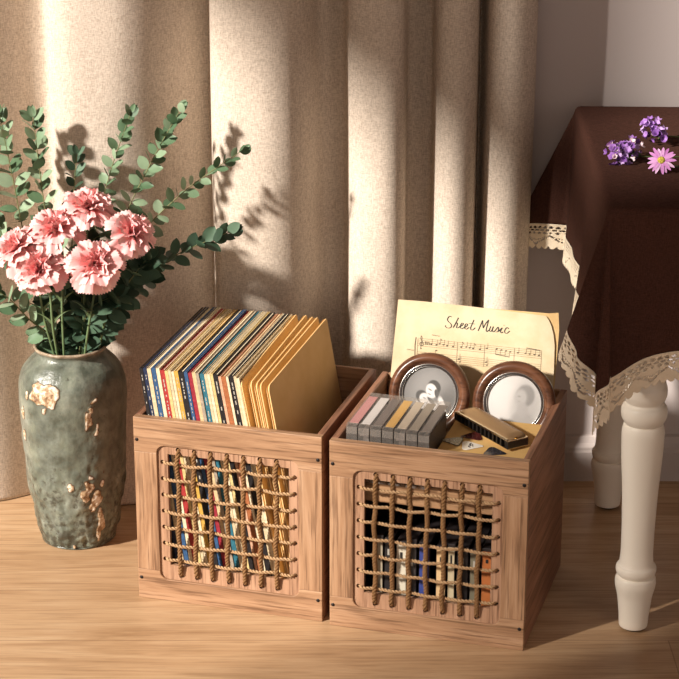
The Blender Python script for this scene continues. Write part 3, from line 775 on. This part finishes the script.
branch([(-.516,3.6,.375),(-.567,3.63,.53),(-.596,3.65,.692),(-.612,3.65,.80)], 'tall eucalyptus branch furthest from the crates, its tip cut by the picture edge', 14, .040, .022, 1)
branch([(-.506,3.6,.375),(-.527,3.63,.53),(-.543,3.65,.673),(-.553,3.66,.790)], 'nearly upright eucalyptus branch, second tall one from the picture edge', 13, .042, .022, 2)
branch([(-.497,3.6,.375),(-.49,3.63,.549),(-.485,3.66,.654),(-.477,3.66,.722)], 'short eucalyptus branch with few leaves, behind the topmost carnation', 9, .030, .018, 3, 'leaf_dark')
branch([(-.479,3.6,.375),(-.452,3.62,.552),(-.421,3.65,.676),(-.376,3.655,.80)], 'eucalyptus branch leaning over just beside the topmost carnation, its tip high', 15, .036, .018, 4)
branch([(-.47,3.6,.375),(-.41,3.63,.568),(-.344,3.65,.704),(-.286,3.655,.806)], 'tallest eucalyptus branch, curving up towards the curtain centre', 17, .036, .018, 5)
branch([(-.464,3.6,.375),(-.382,3.62,.552),(-.289,3.63,.653),(-.174,3.63,.737)], 'long eucalyptus branch reaching furthest over towards the record crate', 16, .034, .016, 6)
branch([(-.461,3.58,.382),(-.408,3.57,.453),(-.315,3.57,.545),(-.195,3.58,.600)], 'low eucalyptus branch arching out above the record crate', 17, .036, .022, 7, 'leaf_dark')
branch([(-.516,3.58,.382),(-.561,3.55,.441),(-.591,3.53,.486),(-.628,3.52,.517)], 'low eucalyptus branch drooping out at the vase rim below the carnations', 7, .034, .028, 8)
branch([(-.512,3.6,.375),(-.584,3.61,.517),(-.626,3.62,.609)], 'eucalyptus branch at the picture edge, level with the carnation cut by it', 9, .036, .026, 9)
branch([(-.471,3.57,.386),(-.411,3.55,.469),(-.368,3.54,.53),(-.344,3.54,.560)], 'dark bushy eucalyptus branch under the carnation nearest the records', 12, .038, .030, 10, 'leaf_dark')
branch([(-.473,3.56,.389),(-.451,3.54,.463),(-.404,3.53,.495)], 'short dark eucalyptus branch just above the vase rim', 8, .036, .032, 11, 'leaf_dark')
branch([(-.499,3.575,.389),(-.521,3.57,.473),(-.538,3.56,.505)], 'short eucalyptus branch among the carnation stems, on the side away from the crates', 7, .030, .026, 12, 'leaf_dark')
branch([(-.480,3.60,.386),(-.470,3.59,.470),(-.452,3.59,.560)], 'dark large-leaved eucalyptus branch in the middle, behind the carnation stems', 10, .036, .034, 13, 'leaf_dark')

def petalmat():
    m = mat('carnation petal', rough=.6, spec=.2); t = NT(m)
    a = t.n('ShaderNodeAttribute', attribute_name='edge'); f = t.noise(t.coord(), 80, 3)
    c = t.ramp(a.outputs['Fac'], [(0, srgb(234,138,142)), (.45, srgb(242,163,163)), (1, srgb(248,198,194))])
    t.color(t.mix(.25, c, t.ramp(f, [(.3,(.85,.78,.78,1)),(.7,(1,1,1,1))]), 'MULTIPLY'))
    t.b.inputs['Subsurface Weight'].default_value = .15; t.b.inputs['Subsurface Radius'].default_value = (.01,.004,.004)
    t.b.inputs['Subsurface Scale'].default_value = .5
    return m
M['petal'] = petalmat()
def carnation(pos, facing, label, seed, R=.046):
    rnd = random.Random(seed); pos = Vector(pos); f = Vector(facing).normalized()
    root = empty('carnation', Matrix.Translation(pos), label, 'flower', 'pink carnations in the vase')
    rot = f.to_track_quat('Z', 'Y').to_matrix()
    mb = MB(); lay = mb.bm.verts.layers.float.new('edge')
    rings = [(5, 1.62, 1.04, 1.15), (5, 1.32, 1.02, 1.12), (5, 1.02, .95, 1.0), (5, .76, .90, .86), (5, .52, .84, .74), (4, .30, .80, .62), (3, .12, .74, .5)]
    for ri, (cnt, tilt, lr, wr) in enumerate(rings):
        for k in range(cnt):
            a0 = 2*PI*(k + .5*(ri % 2) + rnd.uniform(-.2,.2))/cnt
            tl = tilt + rnd.uniform(-.20,.20); L = R*lr*rnd.uniform(.82,1.14); wd = R*wr*rnd.uniform(.9,1.1)
            ph = rnd.uniform(0, 6.28); fr = rnd.choice((2,3,3,4)); NI, NJ = 9, 19
            rad = Vector((math.cos(a0), math.sin(a0), 0)); tan = Vector((-math.sin(a0), math.cos(a0), 0)); zz = Vector((0,0,1))
            rows = []
            for i in range(NI+1):
                t = i/NI; row = []
                bend = tl * (.35 + .75*t)
                for j in range(NJ+1):
                    s = j/NJ*2-1
                    w = wd * (.10 + .90*t**1.1) * (1 if t < .8 else 1)
                    rl = L * t * (1 - .16*s*s*t) + (L*.03*(1 if (j % 2) else -1) if i == NI else 0)
                    ruf = R*(.095 if ri < 3 else .15) * t**1.8 * math.sin(s*fr*1.5 + ph) + R*.035*t**3*math.sin(s*10+ph*2)
                    d = rad*math.sin(bend) + zz*math.cos(bend); nn = zz*math.sin(bend) - rad*math.cos(bend)
                    p = rad*(R*.05) + d*rl + tan*(w*.5*s*(1-.1*t)) + nn*(ruf + R*.12*s*s*t)
                    row.append(rot @ (p + zz*(-R*.42)))
                rows.append(row)
            V = mb.quad_grid(rows)
            for i, rw in enumerate(V):
                for v in rw: v[lay] = (i/NI)**1.3 * (1 if ri < 5 else .75)
    mb.build('bloom', M['petal'], root, smooth=True, norm=False)
    c = MB(); prof = [(.0035,-.050),(.0085,-.046),(.0105,-.036),(.0110,-.024),(.0130,-.016),(.0120,-.013)]
    c.lathe(prof, 14, rot.to_4x4(), cap=True).build('calyx', M['calyx'], root, smooth=True)
    end = rot @ Vector((0,0,-.049))
    root_pt = Vector((VX + (pos.x-VX)*.28 + rnd.uniform(-.012,.012), VY - .018 + rnd.uniform(-.012,.012), .30))
    foot = root_pt - pos
    mid = foot.lerp(end, .55) + Vector((0, -.006, 0))
    S = spline([end, end + (rot @ Vector((0,0,-.03))), mid, foot], 36)
    MB().tube(S, .0023, 8).build('stem', M['stem_green'], root, smooth=True)
    for q in (14, 22):
        p = S[q]; T = (S[q-1]-S[q+1]).normalized()
        for sg in (1,-1):
            lv = MB()
            sd = T.cross(Vector((0,1,0))).normalized()*sg
            d = (T*.8 + sd*.55).normalized(); rows = []
            for i in range(8):
                t = i/7; cpt = p + d*(.045*t) + sd*(.014*t*t) - Vector((0,0,.012*t*t*t))
                w = .0035*(1-t)**.7
                rows.append([cpt + Vector((w,0,0)), cpt + Vector((0,.001,-.001)), cpt - Vector((w,0,0))])
            lv.quad_grid(rows)
            lv.build('stem_leaf', M['stem_green'], root, smooth=True, norm=False)
carnation((-.446,3.555,.660), (.12,-.28,.95), 'topmost pink carnation of the bunch, behind the others', 11, .047)
carnation((-.505,3.525,.628), (-.10,-.42,.90), 'pink carnation between the topmost one and the one at the edge', 12, .048)
carnation((-.574,3.505,.597), (-.40,-.45,.80), 'pink carnation at the outer edge, cut by the picture', 13, .046)
carnation((-.531,3.475,.567), (-.15,-.60,.72), 'lowest pink carnation, in front and nearest the outer edge', 14, .046)
carnation((-.430,3.475,.574), (.05,-.78,.60), 'pink carnation in front with its ruffled centre facing out', 15, .048)
carnation((-.364,3.525,.620), (.50,-.50,.70), 'pink carnation nearest the record crate, turned towards it', 16, .045)

# ------------------------------------------------------------------ table
TX0, TX1, TY0, TY1, TZ = .424, 1.36, 3.092, 3.775, .780
table = empty('dining_table', Matrix.Translation((.9, 3.43, 0)), 'cream painted table with turned legs under the brown tablecloth', 'table')
MB().box(TX0-.9+.006, TX1-.9-.006, TY0-3.43+.006, TY1-3.43-.006, TZ-.030, TZ-.0015).build('tabletop', M['white_paint'], table, bevel=.004)
for (x0,x1,y0,y1) in ((.512,1.285,3.180,3.200),(.512,1.285,3.68,3.70),(.492,.512,3.2,3.70),(1.265,1.285,3.2,3.70)):
    MB().box(x0-.9, x1-.9, y0-3.43, y1-3.43, TZ-.115, TZ-.0302).build('apron', M['white_paint'], table)
LEG = [(.0215,.0060),(.0245,.0075),(.0262,.0300),(.0300,.0620),(.0340,.0800),(.0350,.0900),(.0335,.0985),(.0300,.1015),(.0325,.1050),(.0345,.1120),(.0335,.1190),(.0300,.1225),(.0283,.1330),(.0275,.1500),(.0283,.2000),(.0305,.2600),(.0338,.3100),(.0355,.3500),(.0355,.3660),(.0335,.3765),(.0310,.3800),(.0335,.3835),(.0375,.3920),(.0385,.4020),(.0365,.4110),(.0325,.4150),(.0310,.4185),(.0335,.4230),(.0365,.4320),(.0365,.4440),(.0340,.4520),(.0330,.4650),(.0360,.5000),(.0360,.7490)]
LEGS = spline([(r, 0, z) for r, z in LEG], 180)
for (x, y) in ((.502,3.205),(.502,3.715),(1.275,3.205),(1.275,3.715)):
    l = MB().lathe([(p.x, p.z) for p in LEGS], 40, Matrix.Translation((x-.9, y-3.43, 0))).build('leg', M['white_paint'], table, smooth=True)
    MB().lathe([(.0165,0),(.0175,.001),(.0175,.0062)], 20, Matrix.Translation((x-.9, y-3.43, 0))).build('foot_pad', M['caster'], l)

# ------------------------------------------------------------------ tablecloth
FOLD = [(0,-.035,0),(12,-.19,-.02),(26,-.29,-.07),(34,-.19,-.17),(40,-.05,-.20),(46,-.06,-.30),(54,.01,-.30),(64,.02,-.21),(76,.01,-.11),(90,0,-.035)]
STRETCH = [(0,1.0),(12,.90),(26,.80),(36,.86),(46,.90),(60,.99),(75,1.12),(90,1.2)]
def stretch(ph):
    for (a, x0), (b, x1) in zip(STRETCH, STRETCH[1:]):
        if ph <= b + 1e-6: return lerp(x0, x1, (ph-a)/(b-a))
    return 1.2
def front_fold(ph):
    for (a, x0, y0), (b, x1, y1) in zip(FOLD, FOLD[1:]):
        if ph <= b + 1e-6:
            t = sm(a, b, ph); v = Vector((lerp(x0,x1,t), lerp(y0,y1,t), 0)); l = v.length
            return math.asin(min(l, .95)), v / l
    return .035, Vector((0,-1,0))
LH, LW = .285, .050
CT = TZ + .003
def drape(x, y, off=0.0):
    """flat cloth coordinate -> hanging place"""
    ax = max(TX0 - x, 0); bx = max(x - TX1, 0); ay = max(TY0 - y, 0); by = max(y - TY1, 0)
    cx = min(max(x, TX0), TX1); cy = min(max(y, TY0), TY1)
    dx, dy = x - cx, y - cy
    r = math.hypot(dx, dy)
    if r < 1e-9: return Vector((x, y, CT + off + .0006*noise.noise(Vector((x*9, y*9, 0)))))
    hx, hy = dx / r, dy / r
    fl = .035
    corner = (ax or bx) and (ay or by)
    rb = .010
    if corner:
        ph = math.atan2(abs(dy), abs(dx))           # 0 along the side, pi/2 along the front
        e = math.sin(2*ph)
        if ay:      # front corner
            al, dirv = front_fold(math.degrees(ph)); sx = 1 if hx > 0 else -1
            dirv = Vector((dirv.x * -sx, dirv.y, 0)); rb = .010
        else:       # corner at the wall: falls sideways
            al = fl + .44 * e ** .8
            dirv = Vector((hx*1.15, hy*.20, 0))
    else:
        al = fl; dirv = Vector((hx, hy, 0))
        # soft waves away from corners
        s = y if (ax or bx) else x
        wv = .016*math.sin(s*19 + .8) + .010*math.sin(s*37 + 2)
        dirv = dirv * 1.0
        k = sm(.02, .28, r) * (sm(0, .12, min(y-TY0, TY1-y)) if (ax or bx) else sm(0, .12, min(x-TX0, TX1-x)))
        al += wv * k * 2.2
    arcl = rb * PI/2
    if r < arcl:
        t = r / rb; h = rb * math.sin(t); dz = -rb * (1 - math.cos(t))
        h2 = h; out = Vector((hx, hy, 0)) * h2
        return Vector((cx, cy, CT + off + dz)) + out * (1 + off/rb)
    if ay:
        sx0 = min(abs(x - TX0), abs(x - TX1))
        k = stretch(math.degrees(math.atan2(abs(dy), abs(dx)))) if corner else 1 + .2*math.exp(-(sx0/.048)**1.6)
    else: k = 1
    q = r * lerp(1, k, sm(.02, .12, r)) - arcl
    p = Vector((cx, cy, CT - rb)) + Vector((hx, hy, 0)) * (rb + off)
    return p + dirv * (q * math.sin(al)) + Vector((0, 0, -q * math.cos(al)))
def grid_mesh(xs, ys, keep, off=0):
    mb = MB(); V = {}
    def vert(i, j):
        if (i, j) not in V: V[i, j] = mb.bm.verts.new(drape(xs[i], ys[j], off))
        return V[i, j]
    for i in range(len(xs)-1):
        for j in range(len(ys)-1):
            if keep((xs[i]+xs[i+1])/2, (ys[j]+ys[j+1])/2): mb.bm.faces.new((vert(i,j), vert(i+1,j), vert(i+1,j+1), vert(i,j+1)))
    return mb
def frange(a, b, s):
    n = max(1, round((b-a)/s)); return [a + (b-a)*k/n for k in range(n+1)]
ex0, ex1, ey0, ey1 = TX0-LH, TX1+LH, TY0-LH, TY1+LH
i0, i1, j0, j1 = ex0+LW, ex1-LW, ey0+LW, ey1-LW
xs = frange(i0, TX0+.02, .006) + frange(TX0+.02, TX1-.02, .02)[1:] + frange(TX1-.02, i1, .012)[1:]
ys = frange(j0, TY0+.02, .006) + frange(TY0+.02, TY1-.02, .014)[1:] + frange(TY1-.02, j1, .006)[1:]
TURN = Matrix.Translation((TX0, TY0, 0)) @ Matrix.Rotation(math.radians(-2.0), 4, 'Z') @ Matrix.Translation((-TX0, -TY0, 0))
table.matrix_world = TURN @ table.matrix_world
cl = grid_mesh(xs, ys, lambda x, y: True).build('tablecloth', M['cloth'], smooth=True)
so = cl.modifiers.new('thick', 'SOLIDIFY'); so.thickness = .0012; so.offset = 0
cl.matrix_world = TURN
tag(cl, 'dark brown tablecloth with cream crochet lace border draped over the table', 'tablecloth')
def lace_keep(x, y):
    dl, dr, df, db = x-ex0, ex1-x, y-ey0, ey1-y
    d = min(dl, dr, df, db)                    # distance in from the hem
    if d >= LW: return False
    s = y if d in (dl, dr) else x
    t = LW - d                                  # 0 at the cloth, LW at the hem
    P = .026
    if t > LW - .0065 * (1 - abs(math.sin(PI*s/(P*.5)))**.7): return False     # scalloped hem
    def ell(cs, ct, rs, rt, per, sh=0):
        u = ((s - cs + sh + per/2) % per) - per/2
        return (u/rs)**2 + ((t-ct)/rt)**2 < 1
    if ell(0, .0075, .0040, .0021, .0115): return False
    if ell(0, .0130, .0040, .0021, .0115, .00575): return False
    if ell(0, .0185, .0032, .0018, .0115): return False
    # diamond mesh
    u = ((s + P) % (2*P)) - P; arcz = .040 - .016*(1-abs(u)/P)
    if abs(t - arcz) < .0016 and (s*1000) % 4.2 < 2.6: return False
    if ell(0, .0400, .0050, .0016, 2*P, P): return False
    if abs(t - (.0245 + .008*abs(u)/P)) < .0011 and (s*1000) % 3.6 < 1.9: return False
    return True
lx = frange(ex0, i0, .0016)
xs2 = lx + frange(i0, .80, .0018)[1:]; 
lm = MB(); LV = {}
fy = frange(ey0, j0, .0016); my = frange(j0, j1, .0018); by_ = frange(j1, ey1, .0016)
ys2 = fy + my[1:] + by_[1:]
def lv(i, j):
    if (i, j) not in LV: LV[i, j] = lm.bm.verts.new(drape(xs2[i], ys2[j], 0))
    return LV[i, j]
for i in range(len(xs2)-1):
    for j in range(len(ys2)-1):
        x, y = (xs2[i]+xs2[i+1])/2, (ys2[j]+ys2[j+1])/2
        if x > i0 and j0 < y: continue
        if lace_keep(x, y): lm.bm.faces.new((lv(i,j), lv(i+1,j), lv(i+1,j+1), lv(i,j+1)))
lo = lm.build('lace_trim', M['lace'], cl, smooth=True)
so = lo.modifiers.new('thick', 'SOLIDIFY'); so.thickness = .0016; so.offset = 0
lo['label'] = 'cream crochet lace border'

# ------------------------------------------------------------------ flowers on the cloth
FZ = CT + .001
M['statice'] = leafmat('statice purple', srgb(122,76,150), srgb(162,112,190), srgb(204,170,220))
M['statice_w'] = mat('statice white', srgb(226,200,206), .6)
M['stem_dark'] = mat('dark stem', srgb(72,84,44), .6)
def floret(mb, p, d, r, rnd):
    d = d.normalized(); a = d.orthogonal().normalized(); b = d.cross(a); rows = []; n = 10
    ph = rnd.uniform(0, 6)
    for h, rr, amp in ((0,.15,0),(.5,.40,.05),(.9,.95,.2),(1.0,1.15,.3)):
        rows.append([p + d*(r*1.5*h + r*amp*.8*math.sin(5*2*PI*k/n+ph)) + (a*math.cos(2*PI*k/n) + b*math.sin(2*PI*k/n))*(r*rr*(1+amp*.5*math.sin(5*2*PI*k/n+ph))) for k in range(n)])
    V = mb.quad_grid(rows, closed_v=True); mb.bm.faces.new(V[0])
def statice(clusters, stem_pts, label, seed):
    rnd = random.Random(seed); base = Vector(clusters[0][0]); base.z = FZ
    root = empty('statice_sprig', Matrix.Translation(base), label, 'flower', 'cut flowers on the tablecloth')
    mb, wb = MB(), MB()
    sb = MB()
    for c, r, n in clusters:
        c = Vector(c)
        for k in range(n):
            d = Vector((rnd.gauss(-.25,1), rnd.gauss(0,1), rnd.gauss(.4,1))).normalized()
            p = c + Vector((d.x*r, d.y*r, max(d.z*r*.8, FZ-c.z+.003))) * rnd.uniform(.45, 1) - base
            q = rnd.uniform(.0040,.0062)
            floret(wb if rnd.random() < .12 else mb, p, d + Vector((0,-.3,.3)), q, rnd)
        sb.tube([c - base + Vector((0,0,-.004)), Vector(stem_pts[0]) - base], .0016, 6)
    sb.tube([p - base for p in spline(stem_pts, 20)], .0014, 6)
    for k in range(5):
        p = Vector(stem_pts[0]) - base + Vector((rnd.uniform(-.006,.004), rnd.uniform(-.006,.006), .002))
        sb.tube([p, p + Vector((-.010, rnd.uniform(-.01,.01), rnd.uniform(.003,.012)))], [.0022,.0008], 5)
    mb.build('florets', M['statice'], root, smooth=True, norm=False)
    wb.build('pale_floret', M['statice_w'], root, smooth=True, norm=False)
    sb.build('stem', M['stem_dark'], root, smooth=True)
statice([((.541,3.500,FZ+.024),.016,22),((.549,3.478,FZ+.016),.012,12),((.5385,3.488,FZ+.017),.013,12)], [(.560,3.497,FZ+.012),(.60,3.495,FZ+.010),(.72,3.49,FZ+.003)], 'purple statice sprig lying furthest back on the tablecloth', 1)
statice([((.463,3.372,FZ+.018),.014,18),((.478,3.356,FZ+.014),.015,18),((.489,3.391,FZ+.020),.014,18),((.479,3.376,FZ+.015),.014,14),((.462,3.352,FZ+.010),.009,8)], [(.503,3.372,FZ+.008),(.55,3.375,FZ+.006),(.68,3.40,FZ+.003)], 'larger purple statice sprig with whitish bits, nearest the cloth edge', 2)
def daisy():
    c = Vector((.5275, 3.300, FZ+.020)); root = empty('daisy', Matrix.Translation((c.x, c.y, FZ)), 'pink-purple daisy with a yellow centre lying on the tablecloth', 'flower', 'cut flowers on the tablecloth')
    f = Vector((-.15,-.80,.60)).normalized(); rot = f.to_track_quat('Z','Y').to_matrix(); o = Vector((0,0,.020)); rnd = random.Random(5)
    pm = mat('daisy petal', rough=.6); t = NT(pm); gi = t.n('ShaderNodeNewGeometry')
    t.color(t.ramp(gi.outputs['Random Per Island'], [(0, srgb(190,110,186)), (.5, srgb(214,146,208)), (1, srgb(236,196,230))]))
    mb = MB()
    for k in range(17):
        a = 2*PI*k/17 + rnd.uniform(-.08,.08); rad = Vector((math.cos(a), math.sin(a), 0)); tan = Vector((-math.sin(a), math.cos(a), 0)); L = .0205*rnd.uniform(.88,1.05); up = rnd.uniform(-.1,.25)
        rows = []
        for i in range(7):
            q = i/6; w = .0030*(math.sin(PI*(q*.85+.12)))**.6
            rows.append([o + rot @ (rad*(.004+L*q) + tan*(w*s) + Vector((0,0,up*L*q - .15*L*q*q + .0006*s*s + .0005*(k%2)))) for s in (-1,0,1)])
        mb.quad_grid(rows)
    mb.build('petals', pm, root, smooth=True, norm=False)
    yc = mat('daisy centre', srgb(206,184,60), .8); t = NT(yc); f2 = t.noise(t.coord(), 500, 2); t.color(t.ramp(f2, [(.35, srgb(150,136,40)), (.6, srgb(226,206,84))])); t.bump(f2, .8, .002)
    MB().lathe([(.0066,-.001),(.0064,.0012),(.0048,.0028),(.0024,.0034),(0,.0032)], 16, Matrix.Translation(o) @ rot.to_4x4()).build('centre', yc, root, smooth=True)
    MB().tube(spline([o - f*.002, o - f*.014 + Vector((.004,0,0)), Vector((.05,.018,.003)), Vector((.16,.03,.002))], 20), .0015, 6).build('stem', M['stem_dark'], root, smooth=True)
daisy()

# ------------------------------------------------------------------ light
EL, AZ = math.radians(29), math.radians(56)
sun = bpy.data.lights.new('sun', 'SUN'); sun.energy = 8.0; sun.angle = math.radians(4.2); sun.color = (1, .93, .85)
so_ = bpy.data.objects.new('sun', sun); COL.objects.link(so_)
so_.rotation_euler = Vector((math.sin(AZ)*math.cos(EL), math.cos(AZ)*math.cos(EL), -math.sin(EL))).to_track_quat('-Z', 'Y').to_euler()
so_.location = (-3, 0, 3)
w = bpy.data.worlds.new('world'); SC.world = w; w.use_nodes = True
w.node_tree.nodes['Background'].inputs[0].default_value = (1.0, .91, .82, 1)
w.node_tree.nodes['Background'].inputs[1].default_value = .44
SC.view_settings.view_transform = 'Standard'; SC.view_settings.look = 'None'
SC.view_settings.exposure = 0; SC.view_settings.gamma = 1; SC.view_settings.use_curve_mapping = False
SC.cycles.max_bounces = 8; SC.cycles.transparent_max_bounces = 16
